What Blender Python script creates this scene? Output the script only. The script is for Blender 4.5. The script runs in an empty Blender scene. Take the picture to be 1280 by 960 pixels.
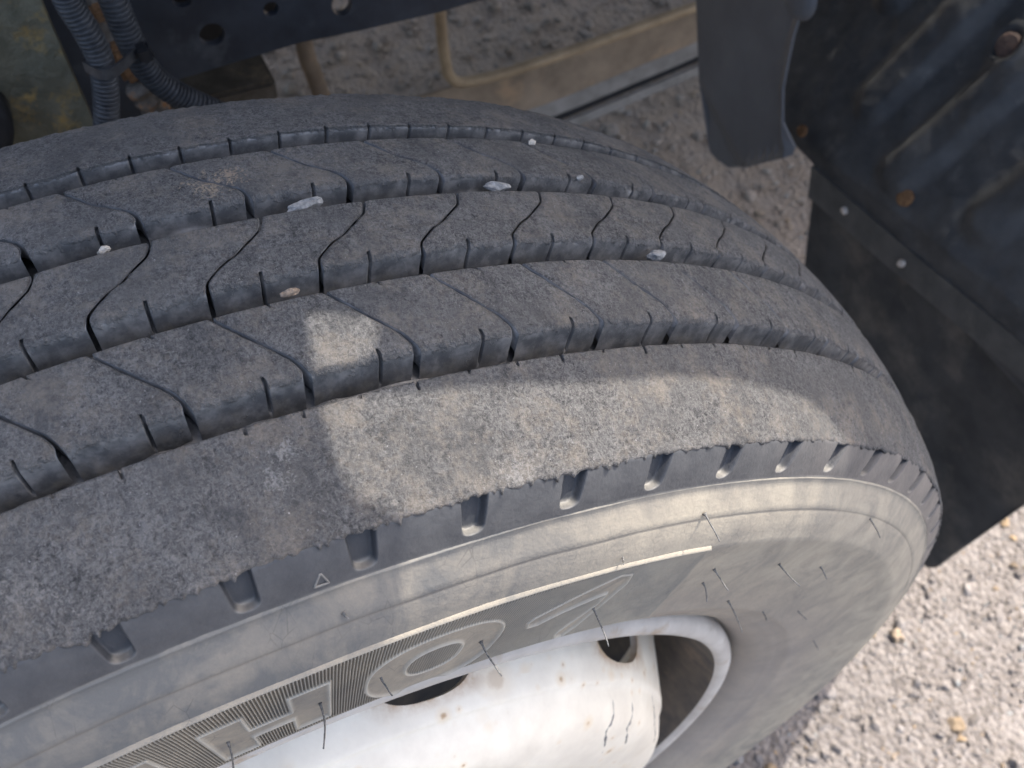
import bpy, bmesh, math, random
import numpy as np
from mathutils import Vector, Matrix
from mathutils.geometry import delaunay_2d_cdt

rng = np.random.default_rng(7)
random.seed(7)
S = bpy.context.scene
COL = S.collection
PI = math.pi
ZC = 0.505                                   # height of the wheel centre above the ground

# ------------------------------------------------------------------ camera
cam = bpy.data.cameras.new("camera")
cam.sensor_width = 36.0
cam.lens = 36.0 * 1253.1 / 1280.0
cam.clip_start = 0.02
cam.clip_end = 500
cam.dof.use_dof = True
cam.dof.focus_distance = 0.415
cam.dof.aperture_fstop = 14.0
camo = bpy.data.objects.new("camera", cam)
COL.objects.link(camo)
MC = Matrix(((0.42408749, -0.74455557, 0.51554515, 0.2833),
             (0.90324736, 0.30655797, -0.30027722, 0.0),
             (0.06552861, 0.59300861, 0.80252526, 0.8056 + ZC),
             (0, 0, 0, 1)))
camo.matrix_world = MC
S.camera = camo

# ------------------------------------------------------------------ light
SUN = Vector((-0.13, 0.48, 0.87)).normalized()
w = bpy.data.worlds.new("World")
S.world = w
w.use_nodes = True
nt = w.node_tree
sky = nt.nodes.new("ShaderNodeTexSky")
sky.sky_type = 'NISHITA'
sky.sun_disc = False
sky.sun_elevation = math.asin(SUN.z)
sky.sun_rotation = math.atan2(SUN.x, SUN.y)
sky.air_density = 0.9
sky.dust_density = 5.0
sky.ozone_density = 0.6
bg = nt.nodes["Background"]
nt.links.new(sky.outputs[0], bg.inputs[0])
bg.inputs[1].default_value = 0.15
sl = bpy.data.lights.new("sun", 'SUN')
sl.energy = 2.1
sl.angle = math.radians(0.55)
sl.color = (1.0, 0.94, 0.86)
so = bpy.data.objects.new("sun", sl)
COL.objects.link(so)
so.rotation_euler = (-SUN).to_track_quat('-Z', 'Y').to_euler()
so.location = (0, 0, 5)
S.view_settings.view_transform = 'Standard'
S.view_settings.look = 'None'
S.view_settings.gamma = 1
S.view_settings.use_curve_mapping = False
S.view_settings.exposure = 1.85
try:
    S.cycles.use_denoising = True
    S.cycles.max_bounces = 8
except Exception:
    pass

# ------------------------------------------------------------------ helpers
def tag(o, label=None, cat=None, group=None, kind=None):
    if label: o['label'] = label
    if cat: o['category'] = cat
    if group: o['group'] = group
    if kind: o['kind'] = kind
    return o

def link(name, me, mat=None, parent=None):
    o = bpy.data.objects.new(name, me)
    COL.objects.link(o)
    if mat is not None and me is not None and len(me.materials) == 0:
        me.materials.append(mat)
    if parent: o.parent = parent
    return o

def empty(name, loc=(0, 0, 0)):
    o = bpy.data.objects.new(name, None)
    COL.objects.link(o)
    o.location = loc
    o.empty_display_size = 0.05
    return o

def mesh_np(name, V, F, mat, smooth=True, attrs=None):
    """V (n,3); F (m,4) or (m,3) int array, or a list of such arrays."""
    if not isinstance(F, (list, tuple)): F = [F]
    F = [f for f in F if len(f)]
    me = bpy.data.meshes.new(name)
    V = np.asarray(V, np.float32)
    nl = sum(f.size for f in F)
    nf = sum(len(f) for f in F)
    me.vertices.add(len(V)); me.vertices.foreach_set("co", V.ravel())
    me.loops.add(nl); me.polygons.add(nf)
    me.loops.foreach_set("vertex_index", np.concatenate([f.ravel() for f in F]).astype(np.int32))
    tot = np.concatenate([np.full(len(f), f.shape[1], np.int32) for f in F])
    me.polygons.foreach_set("loop_start", np.concatenate([[0], np.cumsum(tot)[:-1]]).astype(np.int32))
    me.polygons.foreach_set("loop_total", tot)
    me.update(calc_edges=True)
    me.polygons.foreach_set("use_smooth", np.full(nf, smooth, bool))
    if attrs:
        for k, a in attrs.items():
            at = me.attributes.new(k, 'FLOAT', 'POINT')
            at.data.foreach_set("value", np.asarray(a, np.float32).ravel())
    me.materials.append(mat)
    me.validate()
    return me

def grid_faces(n, m, closed_n=False, flip=False):
    i = np.arange(n if closed_n else n - 1)[:, None]
    j = np.arange(m - 1)[None, :]
    a = i * m + j
    b = ((i + 1) % n) * m + j
    f = np.stack([a, a + 1, b + 1, b], -1).reshape(-1, 4)
    return f[:, ::-1] if flip else f

def hash3(ix, iy, iz):
    h = (ix.astype(np.int64) * 374761393 + iy.astype(np.int64) * 668265263 + iz.astype(np.int64) * 2147483647)
    h = (h ^ (h >> 13)) * 1274126177
    h = h ^ (h >> 16)
    return (h & 0xFFFF) / 65535.0

def vnoise(P, scale, seed=0):
    """smooth value noise in [-1, 1] at points P (n,3)"""
    Q = np.asarray(P, float) * scale + seed * 17.31
    I = np.floor(Q).astype(np.int64); f = Q - I
    f = f * f * (3 - 2 * f)
    r = 0
    for dx in (0, 1):
        for dy in (0, 1):
            for dz in (0, 1):
                wgt = (f[..., 0] if dx else 1 - f[..., 0]) * (f[..., 1] if dy else 1 - f[..., 1]) * (f[..., 2] if dz else 1 - f[..., 2])
                r = r + wgt * hash3(I[..., 0] + dx, I[..., 1] + dy, I[..., 2] + dz)
    return r * 2 - 1

def sstep(a, b, x):
    t = np.clip((x - a) / (b - a), 0, 1)
    return t * t * (3 - 2 * t)

def pol(x, r, th):
    return np.stack([x + 0 * th, r * np.sin(th), r * np.cos(th)], -1)

def tube_np(P, R, n=8, cap=True):
    """swept tube along points P with radii R -> V, [quads, tris]"""
    P = np.asarray(P, float); k = len(P)
    R = np.broadcast_to(np.asarray(R, float), (k,))
    T = np.gradient(P, axis=0); T /= np.linalg.norm(T, axis=1, keepdims=True)
    up = np.array([0, 0, 1.0]) if abs(T[0, 2]) < .9 else np.array([1.0, 0, 0])
    N = np.cross(T[0], up); N /= np.linalg.norm(N)
    Vs = []
    a = np.arange(n) / n * 2 * PI
    for i in range(k):
        N = N - T[i] * (N @ T[i]); N /= np.linalg.norm(N)
        B = np.cross(T[i], N)
        Vs.append(P[i] + R[i] * (np.cos(a)[:, None] * N + np.sin(a)[:, None] * B))
    V = np.concatenate(Vs)
    i = np.arange(k - 1)[:, None] * n; j = np.arange(n)[None]; j2 = (j + 1) % n
    q = np.stack([i + j, i + j2, i + n + j2, i + n + j], -1).reshape(-1, 4)
    tr = np.zeros((0, 3), int)
    if cap:
        V = np.concatenate([V, P[:1], P[-1:]])
        c0, c1 = k * n, k * n + 1
        jj = np.arange(n); jn = (jj + 1) % n
        tr = np.concatenate([np.stack([np.full(n, c0), jn, jj], -1), np.stack([np.full(n, c1), (k - 1) * n + jj, (k - 1) * n + jn], -1)])
    return V, [q, tr]

def spline(P, n):
    P = np.asarray(P, float)
    d = np.concatenate([[0], np.cumsum(np.linalg.norm(np.diff(P, axis=0), axis=1))])
    t = np.linspace(0, d[-1], n)
    Q = np.concatenate([[2 * P[0] - P[1]], P, [2 * P[-1] - P[-2]]])
    i = np.clip(np.searchsorted(d, t, side='right') - 1, 0, len(P) - 2)
    u = ((t - d[i]) / (d[i + 1] - d[i]))[:, None]
    p0, p1, p2, p3 = Q[i], Q[i + 1], Q[i + 2], Q[i + 3]
    return .5 * ((2 * p1) + (-p0 + p2) * u + (2 * p0 - 5 * p1 + 4 * p2 - p3) * u ** 2 + (-p0 + 3 * p1 - 3 * p2 + p3) * u ** 3)

def plate_np(outer, holes, fmap, thick, inner_pts=()):
    """flat outline with holes, triangulated, mapped by fmap(u, v, depth) to 3-D, given a real thickness"""
    vs = []; faces = []
    for loop in [outer] + list(holes):
        b = len(vs); vs += [tuple(p) for p in loop]
        faces.append(list(range(b, b + len(loop))))
    for p in inner_pts: vs.append(tuple(p))
    r = delaunay_2d_cdt([Vector(p) for p in vs], [], faces, 2, 1e-7)
    v2 = np.array([(p.x, p.y) for p in r[0]]); tri = np.array([f for f in r[2] if len(f) == 3])
    n = len(v2)
    top = fmap(v2[:, 0], v2[:, 1], 0.0); bot = fmap(v2[:, 0], v2[:, 1], thick)
    e = {}
    for f in tri:
        for a, b in ((f[0], f[1]), (f[1], f[2]), (f[2], f[0])):
            e[(a, b)] = 1
    bd = np.array([(a, b) for (a, b) in e if (b, a) not in e])
    V = np.concatenate([top, bot, top, bot])
    q = np.stack([bd[:, 1] + 2 * n, bd[:, 0] + 2 * n, bd[:, 0] + 3 * n, bd[:, 1] + 3 * n], -1)
    return V, [tri, tri[:, ::-1] + n, q]

def circle2(c, r, n=24, sq=1.0):
    return [(c[0] + r * math.cos(a), c[1] + r * sq * math.sin(a)) for a in np.arange(n) / n * 2 * PI]

def join(parts):
    V = []; Q = {3: [], 4: []}; o = 0
    for v, fs in parts:
        V.append(v)
        for f in (fs if isinstance(fs, (list, tuple)) else [fs]):
            if len(f): Q[f.shape[1]].append(f + o)
        o += len(v)
    return np.concatenate(V), [np.concatenate(q) for q in Q.values() if q]

# ------------------------------------------------------------------ materials
def new_mat(name):
    m = bpy.data.materials.new(name)
    m.use_nodes = True
    t = m.node_tree
    b = t.nodes["Principled BSDF"]
    return m, t, b

class N:
    """tiny node helper"""
    def __init__(s, t):
        s.t = t
        g = t.nodes.new("ShaderNodeNewGeometry")
        s.pos = g.outputs["Position"]
    def L(s, a, b): s.t.links.new(a, b)
    def noise(s, scale, detail=4, rough=.55, vec=None, dist=0.0):
        n = s.t.nodes.new("ShaderNodeTexNoise")
        n.inputs["Scale"].default_value = scale
        n.inputs["Detail"].default_value = detail
        n.inputs["Roughness"].default_value = rough
        n.inputs["Distortion"].default_value = dist
        s.L(vec or s.pos, n.inputs["Vector"])
        return n.outputs["Fac"]
    def vor(s, scale, feature='F1', vec=None, out="Distance"):
        n = s.t.nodes.new("ShaderNodeTexVoronoi")
        n.feature = feature
        n.inputs["Scale"].default_value = scale
        s.L(vec or s.pos, n.inputs["Vector"])
        return n.outputs[out]
    def mapv(s, scale=(1, 1, 1), rot=(0, 0, 0), vec=None):
        n = s.t.nodes.new("ShaderNodeMapping")
        n.inputs["Scale"].default_value = scale
        n.inputs["Rotation"].default_value = rot
        s.L(vec or s.pos, n.inputs["Vector"])
        return n.outputs["Vector"]
    def rng(s, x, a, b, c=0.0, d=1.0):
        n = s.t.nodes.new("ShaderNodeMapRange")
        n.inputs["From Min"].default_value = a; n.inputs["From Max"].default_value = b
        n.inputs["To Min"].default_value = c; n.inputs["To Max"].default_value = d
        s.L(x, n.inputs["Value"])
        return n.outputs["Result"]
    def math(s, op, a, b=None):
        n = s.t.nodes.new("ShaderNodeMath"); n.operation = op
        for i, v in enumerate((a, b)):
            if v is None: continue
            if isinstance(v, (int, float)): n.inputs[i].default_value = v
            else: s.L(v, n.inputs[i])
        return n.outputs[0]
    def mix(s, f, a, b, mode='MIX'):
        n = s.t.nodes.new("ShaderNodeMix"); n.data_type = 'RGBA'; n.blend_type = mode
        if isinstance(f, (int, float)): n.inputs[0].default_value = f
        else: s.L(f, n.inputs[0])
        for i, v in ((6, a), (7, b)):
            if isinstance(v, tuple): n.inputs[i].default_value = (*v, 1)
            else: s.L(v, n.inputs[i])
        return n.outputs[2]
    def attr(s, name):
        n = s.t.nodes.new("ShaderNodeAttribute"); n.attribute_name = name
        return n.outputs["Fac"]
    def bump(s, h, strength=.3, dist=.001, prev=None):
        n = s.t.nodes.new("ShaderNodeBump")
        n.inputs["Strength"].default_value = strength
        n.inputs["Distance"].default_value = dist
        s.L(h, n.inputs["Height"])
        if prev is not None: s.L(prev, n.inputs["Normal"])
        return n.outputs["Normal"]

def mat_tread():
    m, t, b = new_mat("tread_rubber"); n = N(t)
    worn = n.attr("worn")                       # 1 on the running surface, 0 on groove walls
    worn = n.math('ADD', worn, n.rng(n.noise(330, 5, .7), .3, .7, -.30, .30))
    worn = n.rng(worn, .18, .85)
    big = n.noise(16, 4, .6)
    mid = n.noise(170, 6, .72, dist=.8)
    fib = n.noise(1, 4, .8, vec=n.mapv((380, 1100, 1100), (.3, .5, .7)), dist=1.2)
    fib2 = n.noise(1, 4, .8, vec=n.mapv((1300, 420, 480), (.9, .2, 1.7)), dist=1.2)
    f = n.math('ADD', n.math('MULTIPLY', mid, .34), n.math('ADD', n.math('MULTIPLY', fib, .46), n.math('MULTIPLY', fib2, .46)))
    f = n.math('ADD', f, n.math('MULTIPLY', big, .16))
    base = n.mix(n.rng(f, .60, .82), (.020, .020, .021), (.150, .146, .141))
    flake = n.rng(n.noise(330, 6, .80, dist=1.6), .485, .56)
    base = n.mix(n.math('MULTIPLY', flake, .44), base, (.235, .227, .217))
    pit = n.rng(n.math('ADD', n.vor(250), n.math('MULTIPLY', n.noise(700, 3, .7), .25)), .22, .34, 1, 0)
    base = n.mix(n.math('MULTIPLY', pit, .55), base, (.018, .018, .019))
    fine_ = n.rng(n.noise(1, 3, .8, vec=n.mapv((900, 2200, 1500), (.7, .1, .4)), dist=1.0), .56, .68)
    base = n.mix(n.math('MULTIPLY', fine_, .32), base, (.32, .31, .295))
    pol_ = n.rng(n.noise(26, 5, .62, dist=.6), .47, .62)
    base = n.mix(n.math('MULTIPLY', pol_, .50), base, (.094, .091, .087))
    drk = n.rng(n.noise(34, 5, .7, dist=.5), .53, .70)
    base = n.mix(n.math('MULTIPLY', drk, .58), base, (.040, .041, .044))
    dust = n.rng(n.math('ADD', n.noise(40, 5, .7), n.math('MULTIPLY', n.noise(420, 3, .7), .35)), .66, .95)
    top = n.mix(n.math('MULTIPLY', dust, .7), base, (.24, .205, .165))
    spk = n.rng(n.noise(750, 3, .7), .66, .74)
    top = n.mix(n.math('MULTIPLY', spk, .7), top, (.42, .41, .40))
    scf = n.math('MULTIPLY', n.rng(n.noise(1, 4, .75, vec=n.mapv((260, 1500, 900), (.4, .2, 1.1)), dist=.8), .60, .74), n.rng(n.noise(30, 3), .56, .68))
    top = n.mix(n.math('MULTIPLY', scf, .6), top, (.40, .39, .375))
    def dab(px, py, pz, r, col, amt, thr, sc):
        nonlocal top
        vm = t.nodes.new("ShaderNodeVectorMath"); vm.operation = 'DISTANCE'
        n.L(n.pos, vm.inputs[0]); vm.inputs[1].default_value = (px, py, pz)
        k = n.math('ADD', n.math('MULTIPLY', n.rng(vm.outputs["Value"], r * 1.25, r * .1), .24), n.noise(sc * 1.3, 6, .72, dist=1.0))
        k = n.math('MULTIPLY', n.rng(k, .66, .76), n.rng(vm.outputs["Value"], r * 1.3, r * .9))
        top = n.mix(n.math('MULTIPLY', k, amt * .8), top, col)
    # dried mud and scuffs left on the tread
    dab(-.0414, .0363, 1.0212, .013, (.40, .31, .21), .8, .98, 330)
    dab(-.0463, .0468, 1.0197, .010, (.38, .29, .20), .8, 1.0, 330)
    dab(.1023, -.0647, 1.0052, .015, (.34, .32, .29), .45, 1.02, 420)
    dab(.0875, .0260, 1.0129, .008, (.34, .33, .31), .7, .92, 600)
    dab(.0968, .0200, 1.0107, .008, (.36, .35, .33), .6, .98, 500)
    dab(.1174, .1042, .9935, .013, (.40, .385, .365), .42, .98, 520)
    dab(-.0255, .0743, 1.0187, .008, (.30, .24, .17), .6, .98, 400)
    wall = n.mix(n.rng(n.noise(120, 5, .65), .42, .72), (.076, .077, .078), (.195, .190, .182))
    low = n.attr("low")                         # foot of the groove walls: tan dust, and shadow painted dark
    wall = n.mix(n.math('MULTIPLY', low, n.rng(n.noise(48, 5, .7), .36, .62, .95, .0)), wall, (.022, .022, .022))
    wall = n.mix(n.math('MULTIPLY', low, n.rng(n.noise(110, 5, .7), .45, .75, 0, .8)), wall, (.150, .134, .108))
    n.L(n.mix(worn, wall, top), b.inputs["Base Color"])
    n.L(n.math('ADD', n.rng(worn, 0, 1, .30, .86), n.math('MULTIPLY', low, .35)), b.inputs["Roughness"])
    b.inputs["Specular IOR Level"].default_value = .42
    h = n.math('ADD', n.math('MULTIPLY', f, 1.0), n.math('MULTIPLY', n.noise(1500, 3, .6), .25))
    hs = n.math('MULTIPLY', h, n.rng(worn, 0, 1, .10, 1.0))
    n.L(n.bump(hs, 1.0, .0017), b.inputs["Normal"])
    return m

def mat_shoulder():
    m, t, b = new_mat("shoulder_rubber"); n = N(t)
    d = n.noise(60, 5, .65)
    c = n.mix(n.rng(d, .35, .75), (.044, .046, .050), (.082, .083, .084))
    c = n.mix(n.math('MULTIPLY', n.attr('pale'), n.rng(n.noise(40, 5, .7), .3, .65, .3, 1.0)), c, (.185, .168, .150))
    c = n.mix(n.math('MULTIPLY', n.attr('slot_shade'), .8), c, (.034, .037, .043))  # darkens the slots: cleaner rubber plus recess shade put into the colour
    scr = n.rng(n.noise(1, 3, .6, vec=n.mapv((150, 1200, 1200), (.2, .4, .9)), dist=.6), .66, .78)
    c = n.mix(n.math('MULTIPLY', scr, .35), c, (.17, .17, .16))
    c = n.mix(n.math('MULTIPLY', n.attr("low"), n.rng(n.noise(230, 3), .25, .6, .45, 1.0)), c, (.30, .285, .25))
    n.L(c, b.inputs["Base Color"])
    b.inputs["Roughness"].default_value = .55
    b.inputs["Specular IOR Level"].default_value = .45
    n.L(n.bump(n.math('ADD', n.noise(700, 4, .6), n.math('MULTIPLY', n.noise(150, 3), .5)), .35, .0006), b.inputs["Normal"])
    return m

def mat_sidewall(name="sidewall_rubber", pale=1.0):
    m, t, b = new_mat(name); n = N(t)
    big = n.noise(14, 5, .62, dist=.8)
    smear = n.noise(1, 5, .65, vec=n.mapv((30, 34, 22), (.5, .3, .2)), dist=1.2)
    a = n.math('ADD', n.math('MULTIPLY', big, .55), n.math('MULTIPLY', smear, .55))
    dustc = n.mix(n.noise(9, 3), (.290 * pale, .254 * pale, .198 * pale), (.372 * pale, .328 * pale, .258 * pale))
    c = n.mix(n.math('MINIMUM', n.math('ADD', n.rng(a, .47, .70, .0, .62), n.math('MULTIPLY', n.attr("left_shade"), n.rng(n.noise(38, 5, .65), .3, .65, .35, .8))), .9), dustc, (.110, .114, .116))  # second term greys the left of the sidewall: shade put into the colour
    fine = n.rng(n.noise(330, 5, .7), .3, .75)
    c = n.mix(n.math('MULTIPLY', fine, .35), c, (.13, .132, .125))
    hair = n.vor(150, 'DISTANCE_TO_EDGE', vec=n.mapv((1, 1, .45), (.3, .6, .2)))
    lines = n.math('MULTIPLY', n.rng(hair, .0, .035, 1, 0), n.rng(n.noise(45, 3), .52, .66))
    c = n.mix(n.math('MULTIPLY', lines, .45), c, (.06, .06, .06))
    c = n.mix(n.math('MULTIPLY', n.attr("wear"), .9), c, (.47, .455, .40))
    c = n.mix(n.math('MULTIPLY', n.attr("low"), .85), c, (.150, .130, .106))
    c = n.mix(n.math('MULTIPLY', n.attr("pale"), n.math('MULTIPLY', n.rng(n.noise(26, 5, .65), .30, .62, .25, .80), n.rng(smear, .62, .40, .40, 1.0))), c, (.405, .362, .284))
    c = n.mix(n.math('MULTIPLY', n.attr("brown"), .75), c, (.315, .275, .243))
    n.L(c, b.inputs["Base Color"])
    b.inputs["Roughness"].default_value = .85
    b.inputs["Specular IOR Level"].default_value = .22
    n.L(n.bump(n.math('ADD', n.noise(480, 4, .65), n.math('MULTIPLY', n.noise(120, 3), .6)), .4, .0006), b.inputs["Normal"])
    return m

def mat_paint_white():
    m, t, b = new_mat("white_rim_paint"); n = N(t)
    g = n.noise(26, 6, .65)
    c = n.mix(n.rng(g, .35, .72), (.80, .745, .625), (.63, .575, .475))
    c = n.mix(n.math('MULTIPLY', n.rng(n.noise(11, 4, .6), .5, .75), .35), c, (.62, .56, .46))
    warp = n.noise(240, 4, .7)
    for sc, r0, amt, off in ((62, .13, .85, 0.0), (120, .12, .7, 3.7), (27, .17, .6, 9.1)):
        v = t.nodes.new("ShaderNodeTexVoronoi"); v.inputs["Scale"].default_value = sc
        n.L(n.mapv((1, 1, 1), (off, off * .7, .4)), v.inputs["Vector"])
        sp = t.nodes.new("ShaderNodeSeparateColor"); n.L(v.outputs["Color"], sp.inputs[0])
        on = n.rng(sp.outputs[0], .72, .95)
        d = n.math('ADD', v.outputs["Distance"], n.math('MULTIPLY', warp, .16))
        core = n.math('MULTIPLY', n.rng(d, r0 + .10, r0 + .02), on)
        halo = n.math('MULTIPLY', n.rng(d, r0 + .34, r0 + .05), on)
        c = n.mix(n.math('MULTIPLY', halo, .5), c, (.66, .50, .30))
        c = n.mix(n.math('MULTIPLY', core, amt), c, (.34, .20, .09))
    low = n.attr("low")
    c = n.mix(n.math('MULTIPLY', low, n.rng(n.noise(70, 5, .7), .30, .62)), c, (.42, .28, .16))
    n.L(c, b.inputs["Base Color"])
    b.inputs["Roughness"].default_value = .42
    n.L(n.bump(n.noise(90, 4), .12, .001), b.inputs["Normal"])
    return m

def mat_simple(name, c1, c2, scale=60, rough=.6, bump=.3, bscale=300, spec=.5, c3=None, s3=20, t3=(.55, .7), dist=.0008, metal=0.0):
    m, t, b = new_mat(name); n = N(t)
    c = n.mix(n.rng(n.noise(scale, 5, .65), .35, .7), c1, c2)
    if c3:
        c = n.mix(n.rng(n.math('ADD', n.noise(s3, 5, .65), n.math('MULTIPLY', n.noise(s3 * 9, 3, .6), .12)), t3[0] + .06, t3[1] + .06), c, c3)
    n.L(c, b.inputs["Base Color"])
    b.inputs["Roughness"].default_value = rough
    b.inputs["Specular IOR Level"].default_value = spec
    b.inputs["Metallic"].default_value = metal
    if bump: n.L(n.bump(n.noise(bscale, 4, .65), bump, dist), b.inputs["Normal"])
    return m

def mat_ground():
    m, t, b = new_mat("gravel_ground"); n = N(t)
    c = n.mix(n.rng(n.noise(35, 6, .7), .35, .68), (.118, .104, .094), (.200, .180, .166))
    cells = n.vor(130, 'F1', out="Color")
    sepc = t.nodes.new("ShaderNodeSeparateColor"); n.L(cells, sepc.inputs[0])
    c = n.mix(n.math("MULTIPLY", sepc.outputs[0], .55), c, (.33, .305, .285))
    c = n.mix(n.math("MULTIPLY", n.attr("dirt"), n.rng(n.noise(22, 5, .65), .25, .6, .3, .85)), c, (.27, .212, .155))
    n.L(c, b.inputs["Base Color"])
    b.inputs["Roughness"].default_value = .95
    b.inputs["Specular IOR Level"].default_value = .2
    h = n.math('ADD', n.vor(110), n.math('MULTIPLY', n.noise(60, 6, .7), 1.2))
    n.L(n.bump(h, .9, .008), b.inputs["Normal"])
    return m

def mat_stone():
    m, t, b = new_mat("gravel_stone"); n = N(t)
    tone = n.attr("tone"); hue = n.attr("hue")
    c = n.mix(tone, (.110, .100, .094), (.255, .238, .226))
    c = n.mix(n.rng(hue, .88, .99), c, (.33, .24, .14))
    c = n.mix(n.rng(hue, .12, .01), c, (.26, .28, .28))
    c = n.mix(n.rng(n.noise(140, 5, .7), .3, .7, 0, .45), c, (.22, .19, .165))
    c = n.mix(n.math('MULTIPLY', n.attr('dirt'), n.rng(n.noise(30, 4), .3, .6, .25, .7)), c, (.27, .215, .16))
    n.L(c, b.inputs["Base Color"])
    b.inputs["Roughness"].default_value = .9
    b.inputs["Specular IOR Level"].default_value = .25
    n.L(n.bump(n.noise(420, 4), .5, .0015), b.inputs["Normal"])
    return m

M_TREAD = mat_tread()
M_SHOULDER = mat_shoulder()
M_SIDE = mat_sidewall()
M_BAND = mat_sidewall("lettering_rubber", 1.02)
M_WHITE = mat_paint_white()
M_FLANGE = mat_simple("dusty_flange_paint", (.40, .37, .33), (.56, .53, .48), 24, .7, .25, 150, c3=(.33, .25, .17), s3=26, t3=(.56, .72))
M_HAIR = mat_simple("vent_hair_rubber", (.035, .038, .038), (.20, .195, .185), 900, .6, .2)
M_SCRAPE = mat_simple('scraped_grey', (.06, .06, .065), (.30, .29, .27), 420, .7, .2)
M_BARREL = mat_simple("rusty_barrel", (.055, .05, .048), (.13, .105, .08), 40, .8, .5, 200, c3=(.15, .115, .085), s3=22, t3=(.56, .68))
M_FRAME = mat_simple("dark_blue_frame_paint", (.010, .0135, .020), (.029, .035, .045), 22, .55, .3, 120, c3=(.075, .082, .088), s3=14, t3=(.58, .8))
M_HOSE = mat_simple("hose_plastic", (.020, .022, .026), (.060, .064, .068), 120, .5, .2, 400)
M_PLASTIC = mat_simple("black_liner_plastic", (.032, .034, .036), (.066, .067, .067), 26, .62, .5, 260, c3=(.11, .108, .10), s3=34, t3=(.58, .86))
M_FLAP = mat_simple("rubber_flap", (.026, .027, .028), (.056, .055, .053), 20, .8, .4, 200, c3=(.135, .118, .098), s3=11, t3=(.50, .80))
M_PLATE = mat_simple("grey_blue_plate", (.074, .079, .087), (.104, .110, .118), 12, .6, .2, 200, c3=(.12, .115, .105), s3=13, t3=(.64, .9))
M_RUST = mat_simple("rust", (.09, .045, .020), (.23, .125, .055), 260, .9, .6, 500)
M_STEEL = mat_simple("bright_bolt", (.38, .33, .28), (.62, .58, .52), 300, .6, .3, 400)
M_MOSS = mat_simple("mossy_steel", (.095, .094, .064), (.165, .156, .110), 50, .9, .7, 180, c3=(.27, .19, .07), s3=42, t3=(.54, .68), dist=.003)
M_CORR = mat_simple("corroded_steel", (.10, .085, .07), (.22, .20, .17), 90, .9, .8, 200, c3=(.32, .15, .05), s3=45, t3=(.52, .66), dist=.002)
M_TAN = mat_simple("tan_dusty_metal", (.20, .145, .085), (.31, .235, .145), 30, .8, .3, 200)
M_BROWN = mat_simple("brown_dusty_beam", (.135, .102, .070), (.235, .18, .125), 16, .9, .5, 150, c3=(.33, .215, .12), s3=9, t3=(.55, .75))
M_GREYB = mat_simple("dusty_grey_steel", (.13, .12, .105), (.22, .205, .185), 30, .8, .3)
M_BLACK = mat_simple("black_rubber", (.005, .006, .008), (.014, .015, .018), 30, .6, .2)
M_SLAB = mat_simple("slab_grey", (.33, .33, .34), (.42, .42, .43), 5, .5, .1)
M_MOTTLED = mat_simple("mottled_brown", (.055, .044, .030), (.12, .10, .075), 30, .95, .8, 120, c3=(.19, .14, .085), s3=18, t3=(.55, .7), dist=.003)
M_GROUND = mat_ground()
M_STONE = mat_stone()
M_PEBBLE = mat_simple("pale_pebble", (.15, .152, .15), (.33, .33, .32), 350, .85, .7, 600)
M_PEBBLE_W = mat_simple("cream_pebble", (.34, .31, .26), (.55, .51, .44), 350, .85, .7, 600)
M_PEBBLE_T = mat_simple("tan_pebble", (.20, .15, .105), (.36, .28, .21), 350, .9, .7, 600)

# ------------------------------------------------------------------ ground
Vg = []
gx = np.concatenate([[-60, -20, -6], np.linspace(-2.6, 1.6, 85), [4, 15, 60]])
gy = np.concatenate([[-60, -20, -5], np.linspace(-1.2, 2.8, 81), [6, 15, 60]])
X, Y = np.meshgrid(gx, gy, indexing='ij')
P = np.stack([X, Y, 0 * X], -1)
Z = .006 * vnoise(P, 4, 1) + .007 * vnoise(P, 11, 2) + .004 * vnoise(P, 25, 3)
Z = np.where((np.abs(X) < 5) & (np.abs(Y) < 5), Z - .004, -.01)
V = np.stack([X, Y, Z], -1).reshape(-1, 3)
dirt = np.clip(sstep(-.35, -.75, X + .18 * vnoise(P, 5, 6)), 0, 1).reshape(-1)
g = link("ground", mesh_np("ground", V, grid_faces(len(gx), len(gy), flip=True), M_GROUND, attrs=dict(dirt=dirt)))
tag(g, "pale gravel ground of small stones under and beside the wheel", kind='structure')

def ico(sub):
    bm = bmesh.new(); bmesh.ops.create_icosphere(bm, subdivisions=sub, radius=1)
    bm.verts.ensure_lookup_table()
    v = np.array([p.co for p in bm.verts]); f = np.array([[q.index for q in t.verts] for t in bm.faces])
    bm.free(); return v, f

def gravel(n, xr, yr, smin, smax, power, sub, seed):
    r = np.random.default_rng(seed)
    v0, f0 = ico(sub); k = len(v0)
    x = r.uniform(*xr, n); y = r.uniform(*yr, n)
    s = smin + (smax - smin) * r.random(n) ** power
    A = r.normal(size=(n, 3, 3)); Q, _ = np.linalg.qr(A)
    sc = np.stack([np.ones(n), r.uniform(.6, 1, n), r.uniform(.45, .85, n)], -1) * s[:, None] * .5
    loc = v0[None] * (1 + .22 * r.normal(size=(n, k, 1)).clip(-1.3, 1.3)) * sc[:, None]
    W = np.einsum('nij,nkj->nki', Q, loc)
    Pg = np.stack([x, y, 0 * x], -1)
    z = .006 * vnoise(Pg, 4, 1) + .007 * vnoise(Pg, 11, 2) + .004 * vnoise(Pg, 25, 3) - .004 + s * .02
    W += np.stack([x, y, z], -1)[:, None]
    F = (f0[None] + (np.arange(n) * k)[:, None, None]).reshape(-1, 3)
    tone = np.repeat(r.beta(2, 1.6, n), k); hue = np.repeat(r.random(n), k)
    return W.reshape(-1, 3), F, tone, hue

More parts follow.
